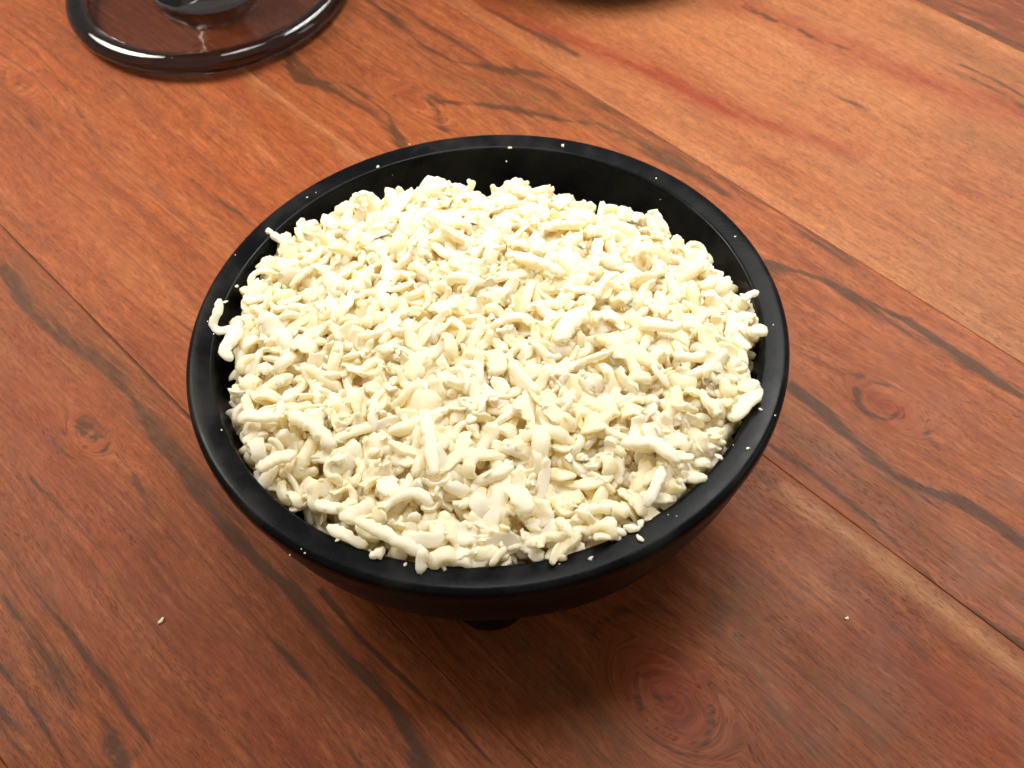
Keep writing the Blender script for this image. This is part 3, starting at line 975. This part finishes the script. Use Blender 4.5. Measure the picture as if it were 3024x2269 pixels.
me.polygons.add(n4 + n3)
me.polygons.foreach_set('loop_start', np.r_[np.arange(n4) * 4, n4 * 4 + np.arange(n3) * 3].astype(np.int32))
me.update(calc_edges=True)
me.polygons.foreach_set('use_smooth', np.ones(n4 + n3, bool))
ta = me.attributes.new('tint', 'FLOAT', 'POINT'); ta.data.foreach_set('value', np.concatenate(ST).astype(np.float32))
pk = np.zeros(len(V), np.float32); pk[-bz.size:] = 1.0        # the packed bed is thick: no light comes through it
pa = me.attributes.new('packed', 'FLOAT', 'POINT'); pa.data.foreach_set('value', pk)
me.materials.append(CHEESE)
me.validate(); me.update()
tag(link('shredded_cheese', me), 'mass of finely shredded pale cheese filling the black bowl between the larger shreds', 'cheese', kind='stuff')
print('stuff faces', n4 + n3)


# crumbs on the rim and the table
def crumb(px, py, z, size, aspect=1.0, ang=0.0, label=None, group=None):
    c = at(px, py, z)
    size *= 0.85 if size > 0.0007 else 0.62
    n = 7
    L = size * aspect; w = size
    v, q4, t3 = shred_shape(L, w, size * 0.6, rng.normal(0, 150), rng.normal(0, 100), 0.3, 0.22, taper=(0.5, 0.5))
    v = v @ rotm(ang, 0, rng.normal(0, 0.2)).T
    v[:, 2] -= v[:, 2].min()
    o = link('cheese_crumb', mesh('cheese_crumb', v, tri_quads(q4, t3), CHEESE, True, tint_attr(len(v), 0.9)))
    o.location = c
    tag(o, label or 'speck of white cheese dotted on the black rim or inner wall of the bowl', 'cheese crumb', group if label is None or group else None)
    return o


G = 'specks of cheese scattered on the black bowl'
T = 0.0001
crumb(476, 1834, T, .0010, 2.3, 0.9, 'pale oval cheese crumb lying alone on the table at lower left')
crumb(2500, 1827, T, .0009, 1.2, 0.2, 'tiny round cheese crumb alone on the wood right of the bowl')
crumb(1115, 1637, RIM_Z + T, .0028, 1.4, 0.5, 'heart shaped cheese crumb on the front left of the black rim')
crumb(1001, 1593, RIM_Z + T, .0010, 2.2, 0.7, 'thin slanted cheese crumb on the rim, left of the heart shaped crumb')
crumb(1866, 1563, RIM_Z + T, .0022, 1.8, -0.2, 'lumpy broken cheese crumb on the front right of the black rim')
crumb(1893, 1548, RIM_Z + T, .0015, 1.6, 1.2, 'narrow cheese chip touching the back of the lumpy crumb on the front right rim')
crumb(1890, 1592, RIM_Z + T, .0013, 1.8, -0.9, 'small cheese chip just in front of the lumpy crumb on the front right rim')
crumb(2123, 1352, RIM_Z + T, .0013, 1.7, -0.8, 'bright cheese crumb on the inner lip at the lower right of the bowl')
crumb(665, 894, RIM_Z + T, .0009, 2.0, 0.3, 'little white cheese crumb beside the thin curl on the left rim')
crumb(1324, 503, RIM_Z - 0.0060, .0015, 1.1, 0.2, 'round white cheese crumb on the inner wall behind the heap')
crumb(1197, 1668, RIM_Z + T, .0008, 1.4, 1.0, 'tiny cheese crumb on the front rim beside the stubby stick')
for x, y, s_, zz in [(1506, 438, .0009, 0), (1662, 433, .0010, 0), (1569, 451, .0009, -.002), (1496, 478, .0006, -.003), (1117, 494, .0008, 0), (1209, 427, .0005, 0),
                     (1159, 518, .0004, -.003), (1249, 492, .0004, -.003), (1938, 528, .0006, 0), (2171, 700, .0006, 0), (1950, 590, .0004, -.003), (907, 584, .0007, 0),
                     (933, 570, .0004, 0), (695, 754, .0005, 0), (700, 847, .0009, 0), (631, 987, .0005, 0), (613, 950, .0004, 0), (655, 1271, .0006, 0),
                     (2246, 1210, .0008, 0), (2289, 1228, .0006, 0), (2209, 1326, .0008, 0), (1744, 1650, .0009, 0), (1973, 1521, .0004, 0), (1998, 1525, .0004, 0),
                     (2283, 960, .0004, 0), (890, 1622, .0004, 0), (900, 1634, .0005, 0), (856, 1640, .0004, 0), (2165, 1315, .0004, 0), (1652, 1666, .0004, 0), (1295, 1745, .0004, -.001)]:
    crumb(x, y, RIM_Z + zz + (T if zz == 0 else 0), s_, rng.uniform(1, 1.7), rng.uniform(0, 3), group=G)['group'] = G
